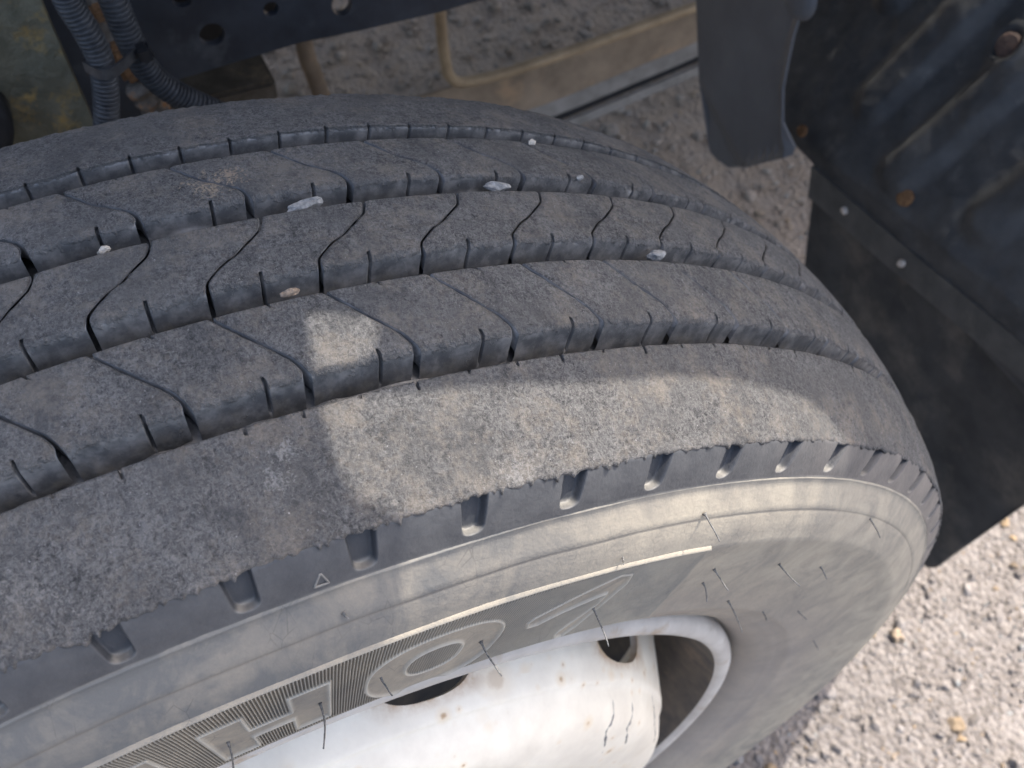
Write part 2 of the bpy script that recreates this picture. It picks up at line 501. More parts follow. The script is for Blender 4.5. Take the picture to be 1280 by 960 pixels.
parts = [gravel(5200, (-.25, .75), (.2, 1.9), .005, .017, 2.2, 1, 1),
         gravel(230, (-.25, .75), (.2, 1.9), .014, .032, 2.0, 2, 2),
         gravel(9000, (-.25, .75), (.2, 1.9), .003, .007, 1.0, 1, 3),
         gravel(9000, (-1.9, -.25), (.1, 2.2), .006, .020, 2.4, 1, 4),
         gravel(450, (-1.9, -.25), (.1, 2.2), .015, .034, 1.6, 2, 5)]
V, F = join([(p[0], p[1]) for p in parts])
gs = link("gravel", mesh_np("gravel", V, F, M_STONE, smooth=False,
     attrs=dict(tone=np.concatenate([p[2] for p in parts]), hue=np.concatenate([p[3] for p in parts]),
     dirt=np.concatenate([np.full(len(p[2]), 0.0 if i_ < 3 else 1.0) for i_, p in enumerate(parts)]))))
tag(gs, "loose gravel of small pale, tan and grey stones scattered over the ground", 'gravel', kind='stuff')

# ------------------------------------------------------------------ wheel
WHEEL = empty("truck_wheel", (0, 0, ZC))
tag(WHEEL, "worn dusty truck tyre on a white steel rim", 'wheel')

R0, KC = 0.52, 2.9752 / 2
NP = 75; PITCH = 2 * PI / NP
GD = .0160                                  # groove depth
def rt(x): return R0 - KC * x * x
A_ = (.1197, .4972); B_ = (.1288, .4791); C_ = (.1361, .4617); D_ = (.1407, .4433); E_ = (.1323, .3645)

# --- carcass: groove floor, shoulders, inner sidewall, bead (lathe)
prof = [(.105, rt(.105) - GD - .004), (.09, rt(.09) - GD), (.0751, rt(.0751) - GD), (.0617, rt(.0617) - GD), (.045, rt(.045) - GD), (.029, rt(.029) - GD), (.0161, rt(.0161) - GD), (0, rt(0) - GD)]
prof = prof + [(-x, r) for x, r in prof[::-1][1:]] + [(-.1185, .4972), (-.1268, .4791), (-.1341, .4617), (-.1387, .4433), (-.1303, .3645), (-.118, .335), (-.105, .31)]
th = np.concatenate([np.linspace(-PI, -.45, 120)[:-1], np.arange(-.45, 1.7, .004), np.linspace(1.71, PI, 70)[:-1]])
pp = []
for (a, b) in zip(prof[:-1], prof[1:]):
    for t in np.linspace(0, 1, 5)[:-1]: pp.append((a[0] + (b[0] - a[0]) * t, a[1] + (b[1] - a[1]) * t))
pp.append(prof[-1]); pp = np.array(pp)
V = pol(pp[None, :, 0], pp[None, :, 1], th[:, None])
V = V.reshape(-1, 3)
grv = np.tile(((pp[:, 1] > .486) & (np.abs(pp[:, 0]) < .1)).astype(float), len(th))
fl_ = 1 + grv * (.0060 * np.maximum(0, vnoise(V, 34, 301)) + .0020 * vnoise(V, 110, 302)) / .5
V = V * np.stack([np.ones(len(V)), fl_, fl_], -1)
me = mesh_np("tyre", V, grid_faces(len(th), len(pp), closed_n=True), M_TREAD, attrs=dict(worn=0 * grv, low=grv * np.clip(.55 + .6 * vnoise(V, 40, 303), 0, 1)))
TYRE = link("tyre", me, parent=WHEEL)

def rib_profile(x0, x1, ntop, wall0, wall1, rnd0=.0007, rnd1=.0021, slope=.0022):
    """cross-section from the inner groove floor over the top to the outer groove floor: x, drop below crown, top-ness, foot-ness"""
    L = []
    if wall0:
        L += [(x0 - slope, GD + .001, 0, 1), (x0 - slope * .7, GD * .7, 0, .6), (x0 - slope * .35, GD * .35, 0, .15), (x0, rnd0 * 1.6, .0, 0), (x0 + rnd0 * .4, rnd0 * .5, .55, 0)]
    n = ntop
    for t in np.linspace(0, 1, n):
        L.append((x0 + rnd0 * 1.2 + (x1 - x0 - rnd0 * 1.2 - rnd1 * 1.3) * t, 0, 1, 0))
    if wall1:
        L += [(x1 - rnd1 * .95, rnd1 * .06, .85, 0), (x1 - rnd1 * .6, rnd1 * .22, .65, 0), (x1 - rnd1 * .25, rnd1 * .52, .45, 0), (x1 - rnd1 * .05, rnd1 * .85, .25, 0), (x1 + .0001, rnd1 * 1.2, .1, 0), (x1 + slope * .3, GD * .44, 0, .2), (x1 + slope * .6, GD * .62, 0, .55), (x1 + slope * .85, GD * .8, 0, .8), (x1 + slope, GD + .001, 0, 1)]
    return np.array(L)

def make_block(name, x0, x1, spath, cut_frac, seed, groove_mid=None, far_cut=None):
    """one tread block between two sipes; spath = [(x, theta)] of the sipe"""
    pr = rib_profile(x0, x1, 22, True, True)
    sx = np.array([p[0] for p in spath]); st = np.array([p[1] for p in spath])
    o = np.argsort(sx); sx, st = sx[o], st[o]
    # soften the corners of the sipe
    xs = np.linspace(sx[0] - .002, sx[-1] + .002, 120); ts = np.interp(xs, sx, st)
    k = np.hanning(13); k /= k.sum(); ts2 = np.convolve(np.pad(ts, 6, mode='edge'), k, 'valid')
    th_s = np.interp(pr[:, 0], xs, ts2)
    thin = .62 if groove_mid is not None else 1.0
    half = .0007 * thin / R0 + 0 * pr[:, 0]                        # sipe half width
    near = sstep(x1 - .004, x1 + .0005, pr[:, 0]); far = 1 - sstep(x0 - .0005, x0 + .002, pr[:, 0])
    half = half + near * .0009 * thin / R0 + far * .0005 * thin / R0
    v = np.linspace(0, 1, 56)
    d = .00085 / (R0 * PITCH)
    cuts = [(cut_frac, 1)] + ([(far_cut, 0)] if far_cut else [])
    for c, _ in cuts:
        v = v[np.abs(v - c) > .020]
        v = np.concatenate([v, [c - d, c - d * .55, c, c + d * .55, c + d]])
    v = np.sort(v)
    v = np.concatenate([[0, .006], v[(v > .006) & (v < .994)], [.994, 1]])
    X = np.broadcast_to(pr[None, :, 0], (len(v), len(pr))).copy()
    DR = np.broadcast_to(pr[None, :, 1], X.shape).copy()
    top = np.broadcast_to(pr[None, :, 2], X.shape).copy()
    low = np.broadcast_to(pr[None, :, 3], X.shape).copy()
    TH = th_s[None] + half[None] + v[:, None] * (PITCH - 2 * half[None])
    # rounded block ends
    ed = np.minimum(v, 1 - v)[:, None] * PITCH * R0
    DR = DR + .0006 * (1 - sstep(0, .0016, ed)) * top
    # uneven edge wear
    P0 = pol(X, R0 - DR, TH)
    q = vnoise(P0, 90, seed); q2 = vnoise(P0, 420, seed + 3); q3 = vnoise(P0, 1100, seed + 5)
    edge = sstep(x1 - .006, x1, X)
    DR = DR + top * (.00016 * q + .00014 * q2 + .00009 * q3)
    X = X + edge * (.0005 * q + .00022 * q2) * (DR < GD * .9)
    nick = sstep(.45, .8, vnoise(P0, 260, seed + 12)) * sstep(x1 - .0045, x1 - .001, X)
    DR = DR + nick * (top > .05) * .0011
    q4 = vnoise(P0, 330, seed + 14)
    DR = DR + (ed < .0035) * (top > .3) * .0006 * np.maximum(0, q4)
    DR = DR + edge * (top > .05) * (.0002 * q2 + .00015 * np.maximum(q3, 0))
    # bulge of the wall foot (uneven dirt in the groove)
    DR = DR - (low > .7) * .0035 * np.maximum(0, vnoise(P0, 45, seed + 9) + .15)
    if groove_mid is not None:
        gmx = groove_mid
        DR = DR + .0011 * np.exp(-((X - gmx - .0006 * q) / .0008) ** 2) * top
    for c, side in cuts:
        inside = np.abs(v - c)[:, None] < d * .8
        nearm = (X > x1 - .0032) if side else (X < x0 + .0022)
        zone = inside & nearm & (DR < GD * .72)
        X = np.where(zone, X + (-.0042 if side else .0036), X)
        DR = np.where(zone, DR + .0032, DR)
        top = np.where(zone, 0, top)
    # end walls
    def endrow(i):
        return X[i:i + 1], np.maximum(DR[i:i + 1], .0100), TH[i:i + 1], top[i:i + 1] * 0, low[i:i + 1]
    a, b = endrow(0), endrow(-1)
    X, DR, TH, top, low = [np.concatenate([p, q_, r_]) for p, q_, r_ in zip(a, (X, DR, TH, top, low), b)]
    top[1] = 0; top[-2] = 0
    V = pol(X, R0 - KC * X * X - DR, TH)
    return mesh_np(name, V.reshape(-1, 3), grid_faces(*X.shape), M_TREAD, attrs=dict(worn=top, low=low))

RIBS = [  # x0, x1, sipe path, mid cut fraction, shallow groove, far cut
    (.0292, .0634, [(.0292, -.050), (.0435, -.0267), (.0545, -.0065), (.0600, -.0008), (.0640, 0)], .66, None, .48),
    (-.0161, .0178, [(.0182, -.0445), (.0160, -.0443), (.0127, -.0432), (.0055, -.0278), (.0007, -.0129), (-.0082, .0075), (-.0140, .0124), (-.0165, .0126)], .47, .0015, None),
    (-.0617, -.0276, [(-.0617, -.0385), (-.0479, -.0195), (-.037, .0065), (-.0325, .0102), (-.0285, .0102)], .655, None, .5)]
for ri, (x0, x1, path, cf, gm, fc) in enumerate(RIBS):
    meshes = [make_block("tread_block", x0, x1, path, cf + .012 * math.sin(3 * s + ri), 20 + 7 * s + ri * 50, gm, fc) for s in range(6)]
    for k in range(NP):
        o = link("tread_block", meshes[(k * 5 + k * k // 3) % 6], parent=TYRE)
        o.rotation_euler = (-k * PITCH, 0, 0)

# --- solid shoulder ribs
def shoulder_rib(sign):
    fine = sign > 0
    step = .0012 if fine else .0024
    tv = np.concatenate([np.linspace(-PI, -.42, 200)[:-1], np.arange(-.42, 1.75, step), np.linspace(1.76, PI, 140)[:-1]])
    cuts = []
    for k in range(-9, 34):
        c = (.0306 if fine else .0203) + k * PITCH / 2
        cuts.append(c + .0012 * math.sin(5.1 * k))
    for c in cuts:
        tv = tv[np.abs(tv - c) > .0016]
        tv = np.concatenate([tv, c + np.array([-.0014, -.0009, -.0005, .0005, .0009, .0014])])
    tv = np.sort(tv)
    xi, xo = (.0751 if fine else .0738), A_[0]
    L = []
    if fine:
        for x, dr, tp, lw in ((xi + .0012, GD + .001, 0, 1), (xi + .0008, GD * .66, 0, .5), (xi + .0004, GD * .3, 0, 0), (xi, .0009, .0, 0), (xi + .0004, .0002, .6, 0)): L.append((x, dr, tp, lw, 0))
    else:
        for x, dr, tp, lw in ((xi - .0014, GD + .001, 0, 1), (xi - .0011, GD * .66, 0, .5), (xi - .0006, GD * .3, 0, 0), (xi - .0001, .0022, .0, 0), (xi + .0005, .0008, .3, 0), (xi + .0012, .0002, .75, 0)): L.append((x, dr, tp, lw, 0))
    nt_ = 56 if fine else 26
    for t in np.linspace(0, 1, nt_):
        L.append((xi + .0012 + (xo - xi - .0012) * t, 0, 1, 0, t))
    # the frayed lip: overhangs the shoulder a little, then turns back under
    for e, dr in ((.0006, .0005), (.0008, .0014), (.0003, .0021), (-.0016, .0026), (-.005, .0040)):
        L.append((xo + e, dr, 1 if dr < .002 else .3, 0, 1))
    L = np.array(L)
    X = np.broadcast_to(L[None, :, 0], (len(tv), len(L))).copy(); DR = np.broadcast_to(L[None, :, 1], X.shape).copy()
    top = np.broadcast_to(L[None, :, 2], X.shape).copy(); low = np.broadcast_to(L[None, :, 3], X.shape).copy(); T = np.broadcast_to(L[None, :, 4], X.shape)
    TH = np.broadcast_to(tv[:, None], X.shape)
    # measured shoulder sits slightly under the crown parabola
    crown_drop = sstep(.100, .1197, X) * (rt(.1197) - A_[1])
    P0 = pol(X, R0 - KC * X * X - DR, TH)
    n1 = vnoise(P0, 30, 4); n2 = vnoise(P0, 120, 5); n3 = vnoise(P0, 420, 6); n4 = vnoise(P0, 900, 8)
    DR = DR + crown_drop + top * (.0005 * n1 + .00032 * n2 + .00026 * n3 + .00018 * n4)
    # ragged outer edge
    lip = sstep(.62, 1.0, T)
    e1 = vnoise(pol(0 * tv, R0 + 0 * tv, tv), 55, 11)[:, None]; e2 = vnoise(pol(0 * tv, R0 + 0 * tv, tv), 190, 12)[:, None]; e3 = vnoise(pol(0 * tv, R0 + 0 * tv, tv), 620, 13)[:, None]; e4 = vnoise(pol(0 * tv, R0 + 0 * tv, tv), 110, 14)[:, None]
    chip = -.0008 * sstep(.35, .8, e2) + .0009 * sstep(.4, .9, e3) + .0011 * sstep(.3, .8, e4)
    X = X + lip * (.0004 + .0006 * e1 + .0006 * e2 + .0007 * e3 + chip)
    # short cuts along the groove edge
    for c in cuts:
        m_ = np.abs(TH - c) < .0010
        ln = .0026 + .0012 * math.sin(c * 91)
        if fine: zone = m_ & (X < xi + ln) & (DR < GD * .5)
        else: zone = m_ & (X < xi + .0022) & (DR < GD * .55)
        DR = np.where(zone, DR + .0030, DR); top = np.where(zone, 0, top)
        if not fine: X = np.where(zone, X + .0036, X)
    V = pol(sign * X if fine else -X, R0 - KC * X * X - DR, TH)
    if not fine:
        V = pol(-X, R0 - KC * X * X - DR, TH)
    low = low + 0
    return mesh_np("shoulder_rib", V.reshape(-1, 3), grid_faces(*X.shape, closed_n=True, flip=fine is False and False or (not fine)), M_TREAD, attrs=dict(worn=top, low=low))

# near rib: x runs outward (+x); far rib: mirrored
me = shoulder_rib(+1); link("shoulder_rib", me, parent=TYRE)
me = shoulder_rib(-1); link("shoulder_rib", me, parent=TYRE)

# --- shoulder band with moulded recesses
tv = np.concatenate([np.linspace(-PI, -.42, 220)[:-1], np.arange(-.42, 2.1, .0008), np.linspace(2.11, PI, 120)[:-1]])
sv = np.concatenate([np.linspace(0, .72, 22), np.linspace(.725, .91, 19), np.linspace(.92, 1.0, 7)])
TH, SV = np.meshgrid(tv, sv, indexing='ij')
X = A_[0] + (B_[0] - A_[0]) * SV; R = A_[1] + (B_[1] - A_[1]) * SV
bow = .0007 * np.sin(PI * np.clip(SV, 0, 1))
nx, nr = .893, .449
rr = .0036
tip_s = .86
sm = (SV - tip_s) * .0202                                    # metres past the tip
sd = np.full(TH.shape, 1.0)
hwm = (.0112 + (.0088 - .0112) * np.clip(SV, 0, .85) / .8) * .49
for k in range(-37, 38):
    c_top = min(max(-.0045 + .0050 * k, -.02), .036); c_tip = min(max(-.0025 + .0026 * k, -.012), .018)
    c0 = k * PITCH - .0015
    rows = np.where(np.abs(tv - c0) < .09)[0]
    if not len(rows): continue
    a_, b_ = rows[0], rows[-1] + 1
    s_ = SV[a_:b_]
    cen = c0 + c_top + (c_tip - c_top) * np.clip(s_, 0, .9) / .85
    ddx = np.abs(TH[a_:b_] - cen) * .49 - (hwm[a_:b_] - rr); ddy = sm[a_:b_] + rr
    sd[a_:b_] = np.minimum(sd[a_:b_], np.where((ddx > 0) & (ddy > 0), np.hypot(ddx, ddy), np.maximum(ddx, ddy)) - rr)
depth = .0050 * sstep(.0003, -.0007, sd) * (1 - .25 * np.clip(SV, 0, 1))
ledge = np.exp(-((sm + .0008) / .0011) ** 2) * sstep(.0012, -.0006, sd)
P0 = pol(X, R, TH)
off = bow - depth - .0009 * sstep(.10, .0, SV) + .00012 * vnoise(P0, 160, 31) + .00005 * vnoise(P0, 700, 32)
X = X + nx * off; R = R + nr * off
edge_line = sstep(.955, .99, SV) * (.55 + .45 * vnoise(P0, 60, 35))
edge_line = np.clip(edge_line * sstep(-.2, .5, vnoise(P0, 18, 36)), 0, 1)
V = pol(X, R, TH)
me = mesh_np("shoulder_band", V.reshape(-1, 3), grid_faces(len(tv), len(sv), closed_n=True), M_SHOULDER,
             attrs=dict(low=np.clip(ledge * .62 + edge_line * .6, 0, 1), pale=.95 * sstep(.40, .85, TH), slot_shade=sstep(.0007, .0001, sd) * sstep(.84, .76, SV)))
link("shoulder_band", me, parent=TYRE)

# --- outer sidewall
tv = np.concatenate([np.linspace(-PI, -.5, 140)[:-1], np.arange(-.5, 2.3, .006), np.linspace(2.31, PI, 50)[:-1]])
PB = [(B_[0] - .0006, B_[1] + .0002), (B_[0] + .0007, B_[1] - .0008), (B_[0] + .0004, B_[1] - .0020), (.1324, .4705), (C_[0] - .0001, C_[1] + .0012), (C_[0] - .0002, C_[1]), (C_[0] + .0003, C_[1] - .0009), (.1388, .453),
      (.1400, .4470), (D_[0], D_[1]), (.1402, .4385), (.1390, .4290), (.1376, .4160), (.1362, .4030), (.1348, .390), (.1336, .3770), (E_[0], E_[1]), (.1312, .3622), (.1280, .3540), (.1235, .3440), (.1180, .3370), (.1120, .3320), (.1040, .3275), (.098, .320)]
pp = []
for (a, b) in zip(PB[:-1], PB[1:]):
    k = max(2, int(math.hypot(b[0] - a[0], b[1] - a[1]) / .0028))
    for t in np.arange(k) / k: pp.append((a[0] + (b[0] - a[0]) * t, a[1] + (b[1] - a[1]) * t))
pp = [p for p in pp if p[1] > PB[6][1]]
q_ = spline(np.array([(a, b, 0) for a, b in PB[6:]]), 70)[:, :2]
pp = np.concatenate([np.array(pp), q_])
TH, XX = np.meshgrid(tv, pp[:, 0], indexing='ij'); RR = np.broadcast_to(pp[None, :, 1], XX.shape)
P0 = pol(XX, RR, TH)
XX = XX + .0003 * vnoise(P0, 40, 41) + .0006 * vnoise(P0, 9, 42)
# shallow ridges that circle the lower sidewall
bd = (RR < .43) & ((TH > .6) | (TH < -.5))
XX = XX + np.where(bd, .0006 * np.exp(-((RR - .352) / .0012) ** 2), 0)
wear = np.exp(-((RR - (B_[1] - .0012)) / .0010) ** 2) * .26 * np.clip(.5 + .9 * vnoise(P0, 22, 47), 0, 1)
low = np.exp(-((RR - C_[1]) / .0007) ** 2) * .55 + sstep(.345, .334, RR) * .4
brown = sstep(.425, .345, RR) * (.6 + .4 * vnoise(P0, 14, 44)) * sstep(.40, .60, TH + .3 * (RR - .40))
V = pol(XX, RR, TH)
me = mesh_np("sidewall", V.reshape(-1, 3), grid_faces(len(tv), len(pp), closed_n=True), M_SIDE, attrs=dict(wear=wear, low=low, brown=np.clip(brown, 0, 1), pale=sstep(.08, .55, TH) * sstep(3.0, 2.2, TH) * sstep(.375, .42, RR), left_shade=sstep(.34, -.08, TH) * sstep(-1.0, -.5, TH)))
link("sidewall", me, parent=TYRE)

# --- ribbed lettering band: one height field, cut into band and letters
t0, t1 = -.36, .548
dth = .0004
tv = np.arange(t0, t1, dth)
rv = np.concatenate([np.arange(.3640, .4462, .00058)])
TH, RR = np.meshgrid(tv, rv, indexing='ij')
RM = .40
U = TH * RM; Vv = RR                                        # metres
def poly_sd(pts):
    P = np.array([(a * RM, b) for a, b in pts]); n = len(P)
    d = np.full(U.shape, 1e9); ins = np.zeros(U.shape, bool)
    for i in range(n):
        a = P[i]; b = P[(i + 1) % n]; e = b - a
        wx = U - a[0]; wy = Vv - a[1]
        t = np.clip((wx * e[0] + wy * e[1]) / (e @ e), 0, 1)
        d = np.minimum(d, (wx - e[0] * t) ** 2 + (wy - e[1] * t) ** 2)
        c = ((a[1] > Vv) != (b[1] > Vv)) & (U < (b[0] - a[0]) * (Vv - a[1]) / (b[1] - a[1] + 1e-12) + a[0])
        ins ^= c
    d = np.sqrt(d)
    return np.where(ins, -d, d)
H = [(-.0805, .4225), (-.0420, .4225), (-.0420, .4010), (.0020, .4010), (.0020, .4225), (.0405, .4225), (.0405, .3725), (.0020, .3725), (.0020, .3890), (-.0420, .3890), (-.0420, .3725), (-.0805, .3725)]
Mm = [(-.2450, .4225), (-.2150, .4225), (-.1860, .3990), (-.1570, .4225), (-.1270, .4225), (-.1270, .3725), (-.1560, .3725), (-.1560, .4000), (-.1860, .3800), (-.2160, .4000), (-.2160, .3725), (-.2450, .3725)]
Uu = [(-.4200, .4225), (-.3900, .4225), (-.3900, .3850), (-.3200, .3850), (-.3200, .4225), (-.2850, .4225), (-.2850, .3800), (-.2950, .3725), (-.41, .3725), (-.42, .38)]
SEV = [(.2680, .4035), (.2720, .4075), (.310, .4215), (.348, .4345), (.366, .4325), (.3745, .4230), (.3735, .400), (.3690, .378), (.3620, .3680), (.3500, .3680), (.3430, .3735), (.3440, .3775), (.3570, .393), (.3630, .4030), (.3590, .4150), (.3450, .4125), (.310, .4040), (.2870, .3965), (.2740, .3965)]
def sell(c, r, a, b, p):
    q = (np.abs((U - c * RM) / (a * RM)) ** p + np.abs((Vv - r) / b) ** p + 1e-9) ** (1 / p)
    gx = np.abs((U - c * RM) / (a * RM)) ** (p - 1) / (a * RM); gy = np.abs((Vv - r) / b) ** (p - 1) / b
    return (q - 1) * q ** (p - 1) / np.maximum(np.hypot(gx, gy), 1e-3)
sds = {'H': poly_sd(H), 'M': poly_sd(Mm), 'U': poly_sd(Uu), 'Z': poly_sd(SEV)}
so_, si_ = sell(.158, .3955, .077, .0325, 2.5), sell(.1565, .3975, .0325, .0150, 2.4)
sds['O'] = np.maximum(so_, -si_)
bw = .0015
end = (TH - (.466 + (.4395 - RR) / (.4395 - .3654) * (.537 - .466))) * RM * .8   # slanted right end, metres
sd_all = np.minimum.reduce(list(sds.values()))
knurl = np.cos(TH / .0032 * 2 * PI)
kfade = sstep(.0006, .0016, sd_all) * sstep(.4424, .4410, RR) * sstep(.3650, .3665, RR) * sstep(-.0006, -.0025, end)
kfade = kfade * (1 - .55 * sstep(.36, .45, TH))
bead = np.exp(-(sd_all / (bw * .62)) ** 2)
ridge = np.exp(-((RR - D_[1]) / .00062) ** 2) * sstep(.0012, -.0002, end)
eridge = np.exp(-((end + .0006) / .0009) ** 2) * .35
btm = np.exp(-((RR - .3652) / .0007) ** 2) * .5 * sstep(.001, -.001, end)
plate_ = sstep(.0004, -.0016, sd_all)
h = .0002 + .00066 * knurl * kfade + .0011 * bead + .0007 * ridge + .0004 * eridge + .0005 * btm - .0002 * plate_
h = h - .0028 * sstep(-.0002, .0016, end) - .0022 * sstep(.4444, .4460, RR) - .0012 * sstep(.3646, .3640, RR)
# base surface of the sidewall under the band
o = np.argsort(pp[:, 1]); base = np.interp(RR, pp[o, 1], pp[o, 0])
P0 = pol(base, RR, TH)
base = base + .0006 * vnoise(P0, 9, 42) + .0004
V = pol(base + h, RR, TH).reshape(-1, 3)
wear = np.clip(.80 * bead + .36 * ridge + .42 * sstep(.0, .8, knurl) * kfade + .4 * btm + .5 * eridge, 0, 1)
wear = wear * (.72 + .28 * vnoise(P0, 55, 51))
low = np.clip(.75 * (1 - .6 * sstep(.18, .40, TH)) * kfade * sstep(.3, -.5, knurl) + .12 * kfade + .14 * plate_ + .04 * sstep(.30, .46, TH) * sstep(.001, -.002, end), 0, 1) * (1 - wear)
F = grid_faces(len(tv), len(rv))
keep = (end < .0022).ravel()
F = F[keep[F].all(1)]
fc = F[:, 0]
names = list(sds); own = np.full(len(F), -1)
for i, k in enumerate(names): own[(sds[k].ravel()[fc] < bw * 1.3)] = i
def sub(name, sel):
    f = F[sel]
    if not len(f): return
    u, inv = np.unique(f, return_inverse=True)
    me = mesh_np(name, V[u], inv.reshape(f.shape), M_BAND, attrs=dict(wear=wear.ravel()[u], low=low.ravel()[u], pale=(.55 * sstep(.0, .45, TH) * (1 - .4 * low)).ravel()[u]))
    return link(name, me, parent=TYRE)
sub("lettering_band", own == -1)
for i, k in enumerate(names):
    sub("letter" if k != 'Z' else "chevron_mark", own == i)

# --- small moulded triangle on the shoulder
tri = [(.0494, .4862), (.0430, .4818), (.0540, .4818), (.0494, .4862)]
pts = []
for a, b in zip(tri[:-1], tri[1:]):
    for t in np.linspace(0, 1, 8)[:-1]:
        th_, r_ = a[0] + (b[0] - a[0]) * t, a[1] + (b[1] - a[1]) * t
        x_ = A_[0] + (B_[0] - A_[0]) * (A_[1] - r_) / (A_[1] - B_[1]) + .0007
        pts.append(pol(np.array(x_), r_, np.array(th_)))
pts.append(pts[0])
Vt, Ft = tube_np(np.array(pts), .00045, 6)
link("wear_mark", mesh_np("wear_mark", Vt, Ft, M_SHOULDER, attrs=dict(low=np.full(len(Vt), .55))), parent=TYRE)

# --- vent hairs
HAIR = [(.1392, .4495, .3332, .0045), (.1352, .4655, .4223, .0135), (.1363, .4607, .7772, .0125), (.1379, .4167, .6829, .0152), (.1378, .4158, .5356, .0123), (.1361, .3998, .5571, .0092), (.1380, .4178, .8187, .0074),
        (.1362, .3993, .3626, .0197), (.1359, .3960, .2153, .0173), (.1359, .3966, .0975, .0092), (.1360, .3952, .0312, .0190), (.1358, .3950, -.0653, .0160), (.1333, .3739, .7120, .0192), (.1348, .4669, .0601, .0018), (.1339, .3793, 1.0144, .0078), (.1325, .366, .90, .006), (.134, .385, 1.3, .008)]
for i, (x, r, t, ln) in enumerate(HAIR):
    k = 10; u = np.linspace(0, 1, k)
    r2 = np.random.default_rng(i + 3)
    b0, b1 = r2.normal(0, .0016, 2)
    P = pol(x - .0006 + (ln + .0006) * u, r + b0 * u ** 2, t + (b1 * u ** 2 + .00012 * np.sin(u * 9 + i)) / r)
    rad = .00050 * (1 - .35 * u) * (1 + .12 * np.sin(u * 23 + i))
    rad[0] *= 2.2; rad[1] *= 1.25
    Vt, Ft = tube_np(P, rad, 7)
    link("rubber_hair", mesh_np("rubber_hair", Vt, Ft, M_HAIR), parent=TYRE)

# --- rim
th = np.linspace(-PI, PI, 241)[:-1]
RP = [(.100, .3270), (.109, .3278), (.1150, .3264), (.1182, .3232), (.1194, .3195), (.1192, .3158), (.1176, .3132), (.1135, .3112), (.104, .3090), (.094, .3065), (.08, .3035), (.060, .302), (.03, .300), (.01, .292), (-.01, .278), (-.05, .272), (-.09, .285), (-.11, .305), (-.118, .325)]
pp = spline(np.array([(a, b, 0) for a, b in RP]), 90)[:, :2]
V = pol(pp[None, :, 0], pp[None, :, 1], th[:, None]).reshape(-1, 3)
split = int(np.argmax((pp[:, 0] < .1160) & (pp[:, 1] < .3140)))
RIM = link("rim", mesh_np("rim", V, grid_faces(len(th), split + 1) * 0 if False else np.concatenate([
    np.stack([(i % 240) * len(pp) + np.arange(split), (i % 240) * len(pp) + np.arange(1, split + 1), ((i + 1) % 240) * len(pp) + np.arange(1, split + 1), ((i + 1) % 240) * len(pp) + np.arange(split)], -1) for i in range(240)]),
    M_FLANGE, attrs=dict(low=np.tile(np.exp(-((pp[:, 1] - .3085) / .002) ** 2) * .8, 240))), parent=WHEEL)
Fb = np.concatenate([np.stack([i * len(pp) + np.arange(split, len(pp) - 1), i * len(pp) + np.arange(split + 1, len(pp)), ((i + 1) % 240) * len(pp) + np.arange(split + 1, len(pp)), ((i + 1) % 240) * len(pp) + np.arange(split, len(pp) - 1)], -1) for i in range(240)])
u, inv = np.unique(Fb, return_inverse=True)
link("rim_barrel", mesh_np("rim_barrel", V[u], inv.reshape(Fb.shape), M_BARREL), parent=RIM)

# disc: conical wall with ten hand holes, then a domed face
DP = np.array([(.046, .296), (.062, .288), (.076, .2815), (.090, .2760), (.102, .2710), (.112, .2668), (.1175, .2645), (.1196, .2634), (.1208, .2622), (.1216, .2604), (.1235, .2588), (.1300, .2555), (.1370, .2510), (.1410, .2465), (.1445, .2390), (.1475, .2250), (.1495, .205), (.150, .165), (.145, .14), (.13, .12), (.128, .115)])
ds = np.concatenate([[0], np.cumsum(np.hypot(*np.diff(DP, axis=0).T))])
dnx = np.gradient(DP[:, 0], ds); dnr = np.gradient(DP[:, 1], ds)
def dmap(uu, vv, dep):
    x = np.interp(vv, ds, DP[:, 0]); r = np.interp(vv, ds, DP[:, 1])
    tx = np.interp(vv, ds, dnx); tr = np.interp(vv, ds, dnr); l = np.hypot(tx, tr)
    # outward normal is (-tr, tx) rotated so that the cone faces outward
    x = x - dep * (-tr / l); r = r - dep * (tx / l)
    return pol(x, r, uu / .28)
circ = 2 * PI * .28
holes = []
for k in range(10):
    c = (.27 + k * 2 * PI / 10) * .28
    c = (c + circ / 2) % circ - circ / 2
    if abs(c) > circ / 2 - .05: continue
    s_hi, s_lo, hwid = float(np.interp(.1095, DP[:7, 0], ds[:7])), float(np.interp(.066, DP[:7, 0], ds[:7])), .034
    pts = []
    for a in np.arange(36) / 36 * 2 * PI:
        pts.append((c + hwid * np.sign(math.cos(a)) * abs(math.cos(a)) ** .8, (s_hi + s_lo) / 2 + (s_hi - s_lo) / 2 * np.sign(math.sin(a)) * abs(math.sin(a)) ** .8))
    holes.append(pts)
outer = [(u_, 0.0) for u_ in np.linspace(-circ / 2, circ / 2, 121)] + [(circ / 2, v_) for v_ in ds[1:-1]] + [(u_, float(ds[-1])) for u_ in np.linspace(circ / 2, -circ / 2, 121)] + [(-circ / 2, v_) for v_ in ds[-2:0:-1]]
inner = []
for u_ in np.linspace(-circ / 2, circ / 2, 161)[1:-1]:
    for v_ in np.concatenate([ds[1:-1], (ds[1:] + ds[:-1])[:-1] / 2]):
        if all((abs(u_ - h_[0][0] + .034) > .037) or not (s_lo - .003 < v_ < s_hi + .003) for h_ in holes): inner.append((u_, float(v_)))
Vd, Fd = plate_np(outer, holes, dmap, .005, inner)
Vtmp = np.asarray(Vd)
hl = np.zeros(len(Vtmp))
